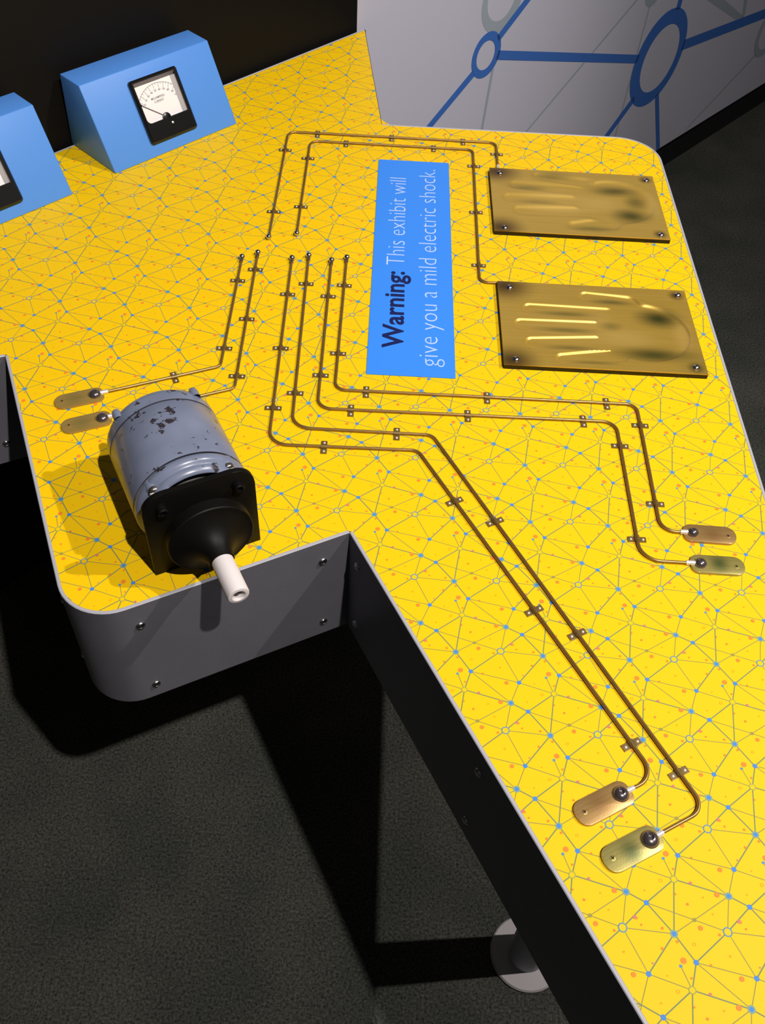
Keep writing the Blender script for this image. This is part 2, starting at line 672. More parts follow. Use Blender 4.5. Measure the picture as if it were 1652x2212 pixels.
def clip_seg(a, b, poly=inner):
    ts = [0.0, 1.0]
    n = len(poly)
    for i in range(n):
        x1, y1 = poly[i]
        x2, y2 = poly[(i + 1) % n]
        dx, dy = b[0] - a[0], b[1] - a[1]
        ex, ey = x2 - x1, y2 - y1
        den = dx * ey - dy * ex
        if abs(den) < 1e-12:
            continue
        t = ((x1 - a[0]) * ey - (y1 - a[1]) * ex) / den
        u = ((x1 - a[0]) * dy - (y1 - a[1]) * dx) / den
        if 0 < t < 1 and 0 <= u <= 1:
            ts.append(t)
    ts.sort()
    out = []
    for t0, t1 in zip(ts[:-1], ts[1:]):
        if t1 - t0 < 1e-6:
            continue
        tm = (t0 + t1) / 2
        if inside(a[0] + (b[0] - a[0]) * tm, a[1] + (b[1] - a[1]) * tm, poly):
            out.append(((a[0] + (b[0] - a[0]) * t0, a[1] + (b[1] - a[1]) * t0), (a[0] + (b[0] - a[0]) * t1, a[1] + (b[1] - a[1]) * t1)))
    return out


def tfn(x, y, layer):
    return Vector((x * S, y * S, (ZT - 0.004 + 0.0005 * (layer + 1)) * S))


pt = Print(bm, tfn)
MI = dict(line=1, thick=2, blue=3, halo=4, ring=5, olive=6, orange=7, faint=8, pink=9)
N = dict(R=(0, 0), B1=(.483, -.037), B2=(-.353, -.285), B3=(.186, -.402), Td=(-.503, -.322), r2=(-.432, -.524),
         B4=(.079, -.664), B5=(.263, -.760), X=(-.299, -.902), B5m=(-.737, -.760), B1m=(-.517, -1.037), B3m=(-.814, -.402),
         R1=(0, -1), B1l=(-.517, -.037))
EDG = [('R', 'B1', 0), ('R', 'B3', 0), ('R', 'B2', 1), ('B4', 'R1', 0), ('B5', 'R1', 1), ('X', 'R1', 0), ('X', 'B1m', 0), ('X', 'B4', 0),
       ('X', 'B5m', 0), ('r2', 'B1m', 1), ('r2', 'B5m', 1), ('r2', 'B3m', 0), ('r2', 'B2', 1), ('r2', 'Td', 0), ('r2', 'B4', 1), ('B2', 'B3', 0),
       ('B2', 'B4', 0), ('B3', 'B1', 1), ('B3', 'B4', 0), ('B4', 'B5', 1), ('B2', 'B1l', 1), ('B5m', 'B1m', 1)]
DOTS = [(0.13, 0.101, 0.020, 'pink'), (0.145, 0.093, 0.013, 'orange'), (0.183, 0.033, 0.011, 'orange'), (0.379, 0.009, 0.014, 'orange'),
        (0.501, -0.107, 0.014, 'orange'), (0.348, -0.175, 0.014, 'orange'), (0.238, -0.307, 0.009, 'pink'), (-0.469, -0.274, 0.029, 'orange'),
        (-0.254, 0.025, 0.024, 'orange'), (-0.083, -0.03, 0.014, 'orange'), (-0.341, -0.125, 0.017, 'faint'), (-0.019, -0.217, 0.012, 'faint'),
        (-0.218, -0.303, 0.011, 'orange'), (-0.421, -0.423, 0.012, 'orange'), (0.045, -0.412, 0.024, 'orange'), (-0.64, -0.41, 0.009, 'faint'),
        (-0.566, -0.542, 0.019, 'faint'), (-0.273, -0.554, 0.016, 'pink'), (-0.034, -0.657, 0.026, 'orange'), 
        (0.263, -0.644, 0.010, 'faint'), (-0.174, -0.687, 0.010, 'faint'), (-0.339, -0.758, 0.014, 'orange'), (-0.442, -0.666, 0.011, 'orange'),
        (-0.111, -0.842, 0.010, 'faint')]


def near_in(x, y, r):
    return all(inside(x + r * c, y + r * s) for c, s in ((1, 0), (-1, 0), (0, 1), (0, -1)))


for ci in range(-14, 6):
    for ri in range(-14, 13):
        if not any(inside(ci + a, ri + b) for a in (-1, -.5, 0, .5, 1) for b in (-1.2, -.6, 0, .3)):
            continue
        for ei, (a, b, th) in enumerate(EDG):
            pa = (ci + N[a][0], ri + N[a][1])
            pb = (ci + N[b][0], ri + N[b][1])
            for s0, s1 in clip_seg(pa, pb):
                w = 0.0125 if th else 0.0085
                pt.seg(s0, s1, w, w, th + ei * 0.035, MI['thick'] if th else MI['line'])
        for n_, r_o, kind in (('R', .046, 'R'), ('B1', .038, 'BH'), ('B4', .038, 'BH'), ('B2', .026, 'B'), ('B3', .026, 'B'), ('B5', .026, 'B'),
                              ('Td', .017, 'T'), ('r2', .037, 'r'), ('X', .02, 'x')):
            x, y = ci + N[n_][0], ri + N[n_][1]
            if not near_in(x, y, r_o):
                continue
            if kind == 'R':
                pt.disc((x, y), .034, 2, 0, 20)
                pt.ring((x, y), .033, .046, 3, MI['ring'], 20)
            elif kind == 'BH':
                pt.disc((x, y), .038, 2, MI['halo'], 16)
                pt.disc((x, y), .022, 3, MI['blue'], 12)
            elif kind == 'B':
                pt.disc((x, y), .026, 3, MI['blue'], 12)
            elif kind == 'T':
                pt.disc((x, y), .018, 2, MI['halo'], 12)
                pt.disc((x, y), .010, 3, MI['blue'], 10)
            elif kind == 'r':
                pt.disc((x, y), .028, 2, 0, 16)
                pt.ring((x, y), .026, .037, 3, MI['olive'], 16)
            else:
                pt.ring((x, y), .010, .020, 2, MI['line'], 12)
        for di, (x, y, r, c) in enumerate(DOTS):
            if near_in(ci + x, ri + y, r):
                if c == 'faint' and r > .015:
                    pt.ring((ci + x, ri + y), r * .65, r, 4 + di * .03, MI[c], 12)
                else:
                    pt.disc((ci + x, ri + y), r, (5 if c == 'orange' else 4) + di * .03, MI[c], 12)
finish('tabletop', bm, [M_yellow, M_line, M_lineth, M_blue, M_halo, M_ring, M_olive, M_orange, M_faint, M_pink], table, recalc=False)


# apron: sheet-metal strips around the outline, each run its own panel
def apron(i0, i1, name='apron_panel', tw=TW, dark=False):
    """strip between corner points i0..i1 of CORN (inclusive)"""
    n = len(CORN)
    pts = []
    idx = [i0]
    while idx[-1] != i1:
        idx.append((idx[-1] + 1) % n)
    for q, i in enumerate(idx):
        p = Vector(CORN[i])
        if q == 0 or q == len(idx) - 1:
            pts.append((p.x, p.y))
        else:
            pts += fillet(Vector(CORN[i - 1]), p, Vector(CORN[(i + 1) % n]), RAD[i], 12)
    m_ = len(pts)
    inn = []
    for i in range(m_):
        if i == 0:
            e1 = e2 = (Vector(pts[1]) - Vector(pts[0])).normalized()
        elif i == m_ - 1:
            e1 = e2 = (Vector(pts[-1]) - Vector(pts[-2])).normalized()
        else:
            e1 = (Vector(pts[i]) - Vector(pts[i - 1])).normalized()
            e2 = (Vector(pts[i + 1]) - Vector(pts[i])).normalized()
        n1 = Vector((-e1.y, e1.x))
        n2 = Vector((-e2.y, e2.x))
        mm = (n1 + n2).normalized()
        q = Vector(pts[i]) + mm * (tw + 0.004) / max(.3, mm.dot(n1))
        inn.append((q.x, q.y))
    bm_ = newbm()
    z0, z1 = ZT - 2.05, ZT
    def vv(p, z):
        return bm_.verts.new((p[0] * S, p[1] * S, z * S))
    b = min(0.010, tw * .4)
    cols = []
    for i in range(m_):
        o_, q_ = Vector(pts[i]), Vector(inn[i])
        d = (q_ - o_).normalized() * b
        cols.append([vv(q_, z0), vv(o_, z0), vv(o_, z1 - b), vv(o_ + d, z1), vv(q_ - d, z1), vv(q_, z1 - b)])
    for a_, c_ in zip(cols[:-1], cols[1:]):
        for k in range(6):
            f = bm_.faces.new((a_[k], c_[k], c_[(k + 1) % 6], a_[(k + 1) % 6]))
            f.material_index = 1 if k in (2, 3, 4) and not dark else 0
    bm_.faces.new(cols[0])
    bm_.faces.new(cols[-1][::-1])
    return finish(name, bm_, [M_apron, M_trim], table, 30)


ap_left = apron(9, 0)       # left arm front
ap_front = apron(0, 2)
ap_long = apron(2, 3)
ap_right = apron(3, 6)
ap_far = apron(6, 7, tw=.012, dark=True)
ap_back = apron(7, 8, tw=.03)


def rivet_mesh():
    b_ = newbm()
    lathe(b_, [(0, .062), (.008, .062), (.022, .05), (.036, .026), (.036, .018), (.026, .016), (.026, 0)], 'Z', 20)
    bmesh.ops.recalc_face_normals(b_, faces=b_.faces[:])
    me_ = bpy.data.meshes.new('rivet')
    b_.to_mesh(me_)
    b_.free()
    for p in me_.polygons:
        p.use_smooth = True
    me_.set_sharp_from_angle(angle=math.radians(50))
    me_.materials.append(M_steel)
    return me_


RM = rivet_mesh()


def rivet(a, d, along, z, parent):
    """a, d: start and unit direction of the edge; outward normal is to the right of d"""
    p = Vector(a) + Vector(d) * along
    n = Vector((d[1], -d[0], 0))
    o = bpy.data.objects.new('rivet', RM)
    COL.objects.link(o)
    o.parent = parent
    o.location = Vector((p.x * S, p.y * S, (ZT + z) * S)) - n * 0.002 * S
    o.rotation_euler = n.to_track_quat('Z', 'X').to_euler()


def udir(a, b):
    q = (Vector(b) - Vector(a)).normalized()
    return (q.x, q.y)


dF = udir(L_, I1)
lenF = (Vector(I1) - Vector(L_)).length
for al in (0.37, 2.75):
    rivet(L_, dF, lenF - al, -0.41, ap_front)
    rivet(L_, dF, lenF - al, -1.78, ap_front)
dL = udir(I1, E1)
for al in (0.25, 3.34, 6.5):
    rivet(I1, dL, al, -0.41, ap_long)
    rivet(I1, dL, al, -1.71, ap_long)
dK = udir(K, L_)
for al in (0.5, 4.25):
    rivet(K, dK, al, -0.45, ap_front)
    rivet(K, dK, al, -1.72, ap_front)
dA = udir(LF, K)
lenA = (Vector(K) - Vector(LF)).length
for al in (0.40, 3.2):
    rivet(LF, dA, lenA - al, -0.4, ap_left)
    rivet(LF, dA, lenA - al, -1.66, ap_left)
for al in (1.0, 5, 9, 13, 16):
    rivet(E2, (0, 1), al, -0.4, ap_right)
    rivet(E2, (0, 1), al, -1.7, ap_right)

# pedestal leg under the table
for lx, ly in ((1.90, -4.33),):
    bm = newbm()
    lathe(bm, [(0.0, .0), (0.0, .71), (.04, .71), (.07, .68), (.07, .0)], 'Z', 48, cap=False)
    finish('foot_plate', bm, M_disc, table, 40, loc=(lx * S, ly * S, 0))
    bm = newbm()
    lathe(bm, [(0.07, .36), (ZT - .36, .36)], 'Z', 32)
    finish('leg', bm, M_post, table, 40, loc=(lx * S, ly * S, 0))

# ------------------------------------------------------------------ warning sign
sign = thing('warning_sign', 'blue rectangular warning sticker lettered about a mild electric shock, flat on the yellow table', 'sign', V(-1.075, 3.637, -.001))
sx, sy = 1.31, 6.01
bm = newbm()
prism(bm, [(-sx / 2, -sy / 2), (sx / 2, -sy / 2), (sx / 2, sy / 2), (-sx / 2, sy / 2)], 0.0, 0.008)
finish('backing', bm, M_sign, sign)


def sfn(base_x, y0):
    return lambda u, v: Vector(((base_x + 1.075 - v) * S, (y0 - 3.637 + u) * S, 0.0095 * S))


text_mesh('bold_lettering', 'Warning:', M_signdark, sign, 1.93, 0.315, 0.022, sfn(-1.205, 1.24))
text_mesh('lettering', 'This exhibit will', M_signtxt, sign, 2.68, 0.315, -0.017, sfn(-1.205, 3.345))
text_mesh('lettering', 'give you a mild electric shock.', M_signtxt, sign, 5.50, 0.315, -0.017, sfn(-0.672, 0.865))

# ------------------------------------------------------------------ blue meter boxes
BW = 2.79
FD, TZ, BT, BB = 0.70, 1.345, 1.29, 1.39
SL = math.hypot(FD, TZ)
TB = math.radians(46.6)


def meter_box(x, y, label_box):
    t = thing('meter_housing', label_box, 'housing', V(x, y, 0), TB, 'blue meter housings along the black wall')
    prof = [(0, 0), (BB, 0), (BT, TZ), (FD, TZ)]
    b_ = newbm()
    A = [b_.verts.new((0, p * S, z * S)) for p, z in prof]
    B = [b_.verts.new((BW * S, p * S, z * S)) for p, z in prof]
    b_.faces.new(A)
    b_.faces.new(B[::-1])
    for i in range(4):
        j = (i + 1) % 4
        b_.faces.new((A[i], B[i], B[j], A[j]))
    bmesh.ops.bevel(b_, geom=b_.edges[:], offset=0.018 * S, segments=3, profile=0.5, affect='EDGES')
    finish('case', b_, M_box, t, 30)
    # the meter set into the sloping face: its parts lie in the tilted frame of that face
    tilt = math.atan2(TZ, FD)
    mt = t
    ML = Matrix.Rotation(tilt, 4, 'X')
    X0, X1, Y0, Y1 = 0.885, 1.915, 0.215, 1.312
    # frame with a window
    b_ = newbm()
    D = 0.085
    w = dict(x0=0.945, x1=1.835, y0=0.555, y1=1.255)
    outer = round_poly([(X0, Y0), (X1, Y0), (X1, Y1), (X0, Y1)], 0.05, 6)
    hole = round_poly([(w['x0'], w['y0']), (w['x1'], w['y0']), (w['x1'], w['y1']), (w['x0'], w['y1'])], [0.09, 0.012, 0.012, 0.012], 6)
    n = len(outer)

    def V3(p, z):
        return b_.verts.new((p[0] * S, p[1] * S, z * S))
    o0 = [V3(p, -0.02) for p in outer]
    o1 = [V3(p, D - .03) for p in outer]
    o2 = [V3(p, D) for p in inset(outer, .03)]
    h1 = [V3(p, D) for p in hole]
    h0 = [V3(p, 0.012) for p in hole]
    for a, c in ((o0, o1), (o1, o2), (o2, h1), (h1, h0)):
        for i in range(n):
            j = (i + 1) % n
            b_.faces.new((a[i], a[j], c[j], c[i]))
    finish('bezel', b_, M_blackm, mt, 30).matrix_local = ML.copy()
    b_ = newbm()
    box(b_, w['x0'] - .01, w['x1'] + .01, w['y0'] - .01, w['y1'] + .01, 0.006, 0.012)
    dl = finish('dial', b_, M_dial, mt)
    dl.matrix_local = ML.copy()
    # glass bevel along the top of the window and the grey inner side
    b_ = newbm()
    yb = w['y1']
    vs = [b_.verts.new(Vector(q) * S) for q in ((w['x0'], yb - .065, .012), (w['x1'], yb - .065, .012), (w['x1'], yb, D), (w['x0'], yb, D), (w['x0'], yb, .012), (w['x1'], yb, .012))]
    b_.faces.new((vs[0], vs[1], vs[2], vs[3]))
    b_.faces.new((vs[4], vs[5], vs[1], vs[0]))
    b_.faces.new((vs[3], vs[2], vs[5], vs[4]))
    b_.faces.new((vs[0], vs[3], vs[4]))
    b_.faces.new((vs[1], vs[5], vs[2]))
    finish('window_bevel', b_, M_bevel, mt).matrix_local = ML.copy()
    b_ = newbm()
    xr = w['x1']
    vs = [b_.verts.new(Vector(q) * S) for q in ((xr - .085, w['y0'], .012), (xr - .085, yb - .065, .012), (xr, yb - .065, .05), (xr, w['y0'], .05), (xr, yb - .065, .012), (xr, w['y0'], .012))]
    b_.faces.new((vs[0], vs[3], vs[2], vs[1]))
    b_.faces.new((vs[1], vs[2], vs[4]))
    b_.faces.new((vs[0], vs[5], vs[3]))
    b_.faces.new((vs[2], vs[3], vs[5], vs[4]))
    finish('inner_side', b_, M_dialside, mt).matrix_local = ML.copy()
    # scale
    b_ = newbm()
    ps = Print(b_, lambda a, c, l: Vector((a * S, c * S, (0.0135 + .0004 * l) * S)))
    cx, cy, R_ = 1.40, 0.59, 0.565
    a0, a1 = math.radians(152), math.radians(38)
    kk = 40
    for i in range(kk):
        t0, t1 = a0 + (a1 - a0) * i / kk, a0 + (a1 - a0) * (i + 1) / kk
        ps.seg((cx + R_ * math.cos(t0), cy + R_ * math.sin(t0)), (cx + R_ * math.cos(t1), cy + R_ * math.sin(t1)), .007, .007, 0, 0)
    for i in range(21):
        tt = a0 + (a1 - a0) * i / 20
        l_ = .085 if i % 2 == 0 else .03
        ps.seg((cx + R_ * math.cos(tt), cy + R_ * math.sin(tt)), (cx + (R_ - l_) * math.cos(tt), cy + (R_ - l_) * math.sin(tt)), .006, .006, 1, 0)
    finish('scale', b_, M_dialink, dl, recalc=False)
    for i in range(1, 11):
        tt = a0 + (a1 - a0) * i / 10
        px, py = cx + (R_ - .115) * math.cos(tt), cy + (R_ - .115) * math.sin(tt) - .017
        text_mesh('numeral', str(i * 10), M_dialink, dl, .05 if i < 10 else .075, .034, 0.01,
                  (lambda px, py, w_: (lambda u, v: Vector(((px - w_ / 2 + u) * S, (py + v) * S, .0142 * S))))(px, py, .05 if i < 10 else .075))
    text_mesh('caption', 'MILLIAMPERES', M_dialink, dl, .29, .038, 0.005, lambda u, v: Vector(((1.22 + u) * S, (.905 + v) * S, .0142 * S)))
    text_mesh('caption', 'CURRENT', M_dialink, dl, .21, .038, 0.005, lambda u, v: Vector(((1.26 + u) * S, (.842 + v) * S, .0142 * S)))
    # needle, hub, adjusting screw
    b_ = newbm()
    ps = Print(b_, lambda a, c, l: Vector((a * S, c * S, (0.03 + .001 * l) * S)))
    sweep(b_, [(1.385, .575, .03), (.955, .905, .03)], .0055, 6)
    finish('needle', b_, M_blackm, mt).matrix_local = ML.copy()
    b_ = newbm()
    sweep(b_, [(.985, .880, .03), (.95, .925, .03)], .014, 6)
    finish('needle_tip', b_, M_blackm, mt).matrix_local = ML.copy()
    b_ = newbm()
    lathe(b_, [(.012, .085), (.035, .085), (.045, .06), (.045, 0)], 'Z', 24, origin=(1.385, .56, 0), cap=False)
    finish('hub', b_, M_blackm, mt, 40).matrix_local = ML.copy()
    b_ = newbm()
    lathe(b_, [(D - .005, .022), (D + .008, .02), (D + .012, .012), (D + .012, 0)], 'Z', 16, origin=(1.43, .45, 0), cap=False)
    finish('adjusting_screw', b_, M_ferrule, mt, 40).matrix_local = ML.copy()
    return t


meter_box(-6.429, 5.663, 'blue sloping-front housing shown whole, its black-framed milliammeter dial fully visible')
fx, fy = -7.018 - BW * math.cos(TB), 4.935 - BW * math.sin(TB)
meter_box(fx, fy, 'blue meter housing cut off by the left edge of the photo, dial barely showing')


# ------------------------------------------------------------------ brass rods with clips
def path2d(pts, radii, z, seg=8):
    out = []
    n = len(pts)
    for i, p in enumerate(pts):
        if i in (0, n - 1):
            out.append((p[0], p[1], z))
        else:
            r = radii if not isinstance(radii, (list, tuple)) else radii[i - 1]
            out += [(a, b, z) for a, b in fillet(Vector(pts[i - 1]), Vector(p), Vector(pts[i + 1]), r, seg)]
    return out


RR = 0.0205
RZ = 0.026


def clip_bm():
    b_ = newbm()
    # two flat ears and a saddle over the rod, rod along local x
    w2, l2 = 0.042, 0.118
    for s in (-1, 1):
        y0, y1 = sorted((s * 0.028, s * l2))
        box(b_, -w2, w2, y0, y1, 0.0, 0.011, 0.004)
    m_ = 10
    prev = None
    for i in range(m_ + 1):
        a = PI * i / m_
        c = (RR + .004) * math.cos(a), (RR + .004) * math.sin(a)
        o_ = (RR + .013) * math.cos(a), (RR + .013) * math.sin(a)
        cur = [b_.verts.new((sx_ * w2 * S, q[0] * S, (q[1] + RZ - .006) * S)) for sx_ in (-1, 1) for q in (c, o_)]
        if prev:
            for p_, q_ in ((0, 1), (1, 3), (3, 2), (2, 0)):
                b_.faces.new((prev[p_], prev[q_], cur[q_], cur[p_]))
        prev = cur
    bmesh.ops.recalc_face_normals(b_, faces=b_.faces[:])
    me_ = bpy.data.meshes.new('clip')
    b_.to_mesh(me_)
    b_.free()
    me_.materials.append(M_clip)
    return me_


def nail_bm():
    b_ = newbm()
    for s in (-1, 1):
        lathe(b_, [(.010, .017), (.014, .017), (.020, .012), (.022, 0)], 'Z', 12, origin=(0, s * .078, 0), cap=False)
    me_ = bpy.data.meshes.new('clip_pin')
    bmesh.ops.recalc_face_normals(b_, faces=b_.faces[:])
    b_.to_mesh(me_)
    b_.free()
    for p in me_.polygons:
        p.use_smooth = True
    me_.materials.append(M_ferrule)
    return me_


def pin_one():
    b_ = newbm()
    lathe(b_, [(.010, .017), (.014, .017), (.020, .012), (.022, 0)], 'Z', 12, cap=False)
    bmesh.ops.recalc_face_normals(b_, faces=b_.faces[:])
    me_ = bpy.data.meshes.new('clip_pin')
    b_.to_mesh(me_)
    b_.free()
    for p in me_.polygons:
        p.use_smooth = True
    me_.materials.append(M_ferrule)
    return me_


CM, PM = clip_bm(), pin_one()


def rod(label, pts, radii, clips, ball=True, ferrule_end=0.13):
    o = thing('brass_rod', label, 'rod', V(pts[0][0], pts[0][1], 0), 0, 'bent brass rods clipped to the table')
    x0, y0 = pts[0]
    lp = [(a - x0, b - y0) for a, b in pts]
    pa = path2d(lp, radii, RZ)
    b_ = newbm()
    sweep(b_, pa, RR, 12)
    finish('rod', b_, M_rod, o, 60)
    if ball:
        b_ = newbm()
        bmesh.ops.create_uvsphere(b_, u_segments=20, v_segments=12, radius=.048 * S)
        for v in b_.verts:
            v.co.z += .046 * S
        finish('ball_end', b_, M_steel, o, 80)
        d = (Vector(lp[1]) - Vector(lp[0])).normalized()
        b_ = newbm()
        sweep(b_, [(d.x * .03, d.y * .03, RZ + .012), (d.x * .11, d.y * .11, RZ + .003)], .030, 12)
        finish('collar', b_, M_dome, o, 60)
    if ferrule_end:
        e, f_ = Vector(lp[-1]), Vector(lp[-2])
        d = (f_ - e).normalized()
        b_ = newbm()
        sweep(b_, [(e.x + d.x * .02, e.y + d.y * .02, RZ + .006), (e.x + d.x * ferrule_end, e.y + d.y * ferrule_end, RZ + .004)], .030, 12)
        finish('ferrule', b_, M_ferrule, o, 60)
    for cx_, cy_ in clips:
        # nearest segment gives the heading
        best = None
        for a, b in zip(pts[:-1], pts[1:]):
            A, B, P_ = Vector(a), Vector(b), Vector((cx_, cy_))
            t = max(0, min(1, (P_ - A).dot(B - A) / (B - A).length_squared))
            q = A + (B - A) * t
            dd = (P_ - q).length
            if best is None or dd < best[0]:
                best = (dd, q, math.atan2(B.y - A.y, B.x - A.x))
        _, q, an = best
        c = bpy.data.objects.new('clip', CM)
        COL.objects.link(c)
        c.parent = o
        c.location = ((q.x - x0) * S, (q.y - y0) * S, 0)
        c.rotation_euler[2] = an
        for s in (-1, 1):
            p_ = bpy.data.objects.new('pin', PM)
            COL.objects.link(p_)
            p_.parent = c
            p_.location = (0, s * .078 * S, 0)
    return o


rod('outermost bent brass rod leading over the sign to the far hand plate', [(-3.495, 3.90), (-3.49, 7.447), (.503, 7.445), (.495, 6.47)], [.16, .14],
    [(-3.482, 6.79), (-2.932, 7.461), (-1.506, 7.445), (-0.132, 7.44), (0.502, 7.05), (-3.5, 4.714)])
rod('brass rod bent around the top and right of the sign to the near hand plate', [(-3.037, 4.05), (-3.045, 7.147), (.05, 7.135), (.02, 2.975), (.45, 2.975)], [.16, .12, .14],
    [(-3.037, 6.535), (-2.368, 7.15), (-0.701, 7.139), (0.044, 6.57), (0.029, 5.026), (0.023, 3.452), (-3.043, 4.91)])
rod('leftmost brass rod, its bright lower run leading to the upper left contact tab', [(-3.868, 3.30), (-3.85, .62), (-5.50, -.10)], [.12],
    [(-3.859, 2.701), (-3.855, 1.039), (-4.472, 0.346)], ferrule_end=.17)
rod('brass rod whose lower run passes behind the grey motor', [(-3.625, 3.44), (-3.586, .165), (-5.30, -.565)], [.12],
    [(-3.615, 3.02), (-3.597, 1.748), (-3.590, 0.437), (-4.087, -0.035)], ferrule_end=.15)
rod('brass rod with the lowest left corner, running diagonally to the upper front tab', [(-3.053, 3.34), (-2.992, -.905), (-.965, -.885), (1.555, -5.475), (1.154, -5.68)], [.26, .16, .22],
    [(-3.042, 2.414), (-3.02, 1.105), (-3.002, -0.183), (-2.24, -0.90), (-0.485, -1.76), (0.399, -3.436), (1.327, -5.116)], ferrule_end=.16)
rod('brass rod running diagonally to the lowest front contact tab', [(-2.785, 3.43), (-2.708, -.565), (-.77, -.577), (2.015, -5.80), (1.384, -6.146)], [.26, .16, .18],
    [(-2.766, 2.709), (-2.732, 0.142), (-1.259, -0.573), (0.011, -2.08), (0.9, -3.73), (1.81, -5.41)], ferrule_end=.16)
rod('brass rod ending at the lower of the two right-hand contact tabs', [(-2.405, 3.336), (-2.383, -.158), (1.832, -.135), (1.822, -2.590), (2.56, -2.603)], [.2, .2, .26],
    [(-2.391, 2.415), (-2.388, 0.549), (-1.912, -0.157), (-0.265, -0.15), (1.371, -0.137), (1.836, -0.596), (1.83, -2.249)], ferrule_end=.18)
rod('brass rod hugging the lower left corner of the sign, ending at the upper right-hand tab', [(-2.159, 3.434), (-2.162, .243), (2.177, .25), (2.152, -2.105), (2.557, -2.105)], [.16, .16, .2],
    [(-2.159, 2.718), (-2.164, 1.05), (-1.713, 0.243), (0.024, 0.245), (1.747, 0.25), (2.173, -0.168), (2.158, -1.633)], ferrule_end=.16)

# ------------------------------------------------------------------ contact tabs
BR0, BR1 = (0.36, 0.22, 0.055, 1), (0.56, 0.37, 0.12, 1)
GRN = (0.10, 0.13, 0.04, 1)
BRN = (0.26, 0.13, 0.04, 1)
TABM = [brass_sheet('tab_brass_a', (0.34, 0.22, 0.05, 1), (0.46, 0.31, 0.09, 1), 0, tarnish_shade=[(.28 * S, 0, .22 * S, .2 * S, .35, GRN)], metal=.35),
        brass_sheet('tab_brass_b', (0.34, 0.20, .06, 1), (0.46, 0.29, .11, 1), 0, tarnish_shade=[(.26 * S, -.02 * S, .2 * S, .18 * S, .6, BRN)], metal=.5),
        brass_sheet('tab_brass_c', (0.30, 0.25, 0.06, 1), (0.40, 0.35, 0.11, 1), 0, tarnish_shade=[(.24 * S, .02 * S, .18 * S, .2 * S, .85, (.07, .10, .03, 1)), (.0, 0, .2 * S, .2 * S, .4, (.5, .36, .15, 1))], metal=.45)]


def tab(label, x, y, ang_, mi, big=1.0, hexs=True):
    t = thing('contact_tab', label, 'contact', V(x, y, -.001), math.radians(ang_), 'rounded brass contact tabs')
    b_ = newbm()
    pts = round_poly([(-.12, -.142), (.555, -.142), (.555, .142), (-.12, .142)], [.10, .125, .125, .10], 8)
    prism(b_, pts, 0, .030, .007)
    finish('plate', b_, TABM[mi], t, 30)
    b_ = newbm()
    r = .088 * big
    pr = [(.028, r * 1.0), (.034, r), (.055, r * .93), (.078, r * .72), (.092, r * .45)]
    if hexs:
        pr += [(.094, r * .30), (.070, r * .26), (.070, 0)]
    else:
        pr += [(.097, r * .2), (.098, 0)]
    lathe(b_, pr, 'Z', 28, cap=False)
    finish('dome_screw', b_, M_dome, t, 35)
    b_ = newbm()
    lathe(b_, [(.029, .030), (.032, .030), (.034, .024), (.033, 0)], 'Z', 16, origin=(.45, -.01, 0), cap=False)
    sc_ = finish('small_screw', b_, TABM[mi], t, 35)
    b_ = newbm()
    box(b_, -.020, .020, -.004, .004, .033, .0355)
    box(b_, -.004, .004, -.020, .020, .033, .0355)
    finish('cross_slot', b_, M_black, sc_, loc=(.45 * S, -.01 * S, 0), rotz=.3)
    return t


tab('brass contact tab at the far left, upper of the pair behind the motor', -5.508, -.112, -157.2, 0, hexs=False)
tab('brass contact tab just left of the grey motor, lower of the left pair', -5.303, -.573, -156.8, 0, hexs=False)
tab('brownish brass contact tab near the front edge, upper of the front pair', 1.152, -5.683, -151.3, 1)
tab('green-tarnished brass contact tab near the front edge, lowest of all', 1.383, -6.148, -151.8, 2, 1.08)
tab('greenish-gold brass contact tab, lower of the pair at the right edge', 2.560, -2.607, -1.0, 2, .9, False)
tab('brown-gold brass contact tab, upper of the pair at the right edge', 2.556, -2.112, -2.0, 1, .85, False)


# ------------------------------------------------------------------ hand plates
def sm(a, b, x):
    t = max(0.0, min(1.0, (x - a) / (b - a)))
    return t * t * (3 - 2 * t)


def cap_sd(px, py, a, b, ra, rb):
    dx, dy = b[0] - a[0], b[1] - a[1]
    t = max(0, min(1, ((px - a[0]) * dx + (py - a[1]) * dy) / (dx * dx + dy * dy)))
    return math.hypot(px - a[0] - dx * t, py - a[1] - dy * t) - (ra + (rb - ra) * t)


def smin(a, b, k):
    h = max(k - abs(a - b), 0) / k
    return min(a, b) - h * h * k * 0.25


def hand_sd(x, y):
    """hand outline in plate coordinates (x to the wrist, y up), fingers pointing to -x"""
    d = cap_sd(x, y, (.50, 1.36), (1.80, 1.30), .135, .17)             # index
    d = min(d, cap_sd(x, y, (.34, .965), (1.70, .96), .135, .165))     # middle
    d = min(d, cap_sd(x, y, (.48, .53), (1.70, .62), .135, .165))      # ring
    d = min(d, cap_sd(x, y, (.90, .20), (1.75, .34), .115, .15))       # little
    dt = cap_sd(x, y, (1.42, 1.745), (2.05, 1.62), .12, .19)           # thumb
    ex, ey = (x - 2.20) / .73, (y - .93) / .69
    q = math.hypot(ex, ey)
    dp = (q - 1) * .72
    dp = smin(dp, dt, .10)
    return smin(d, dp, .06)


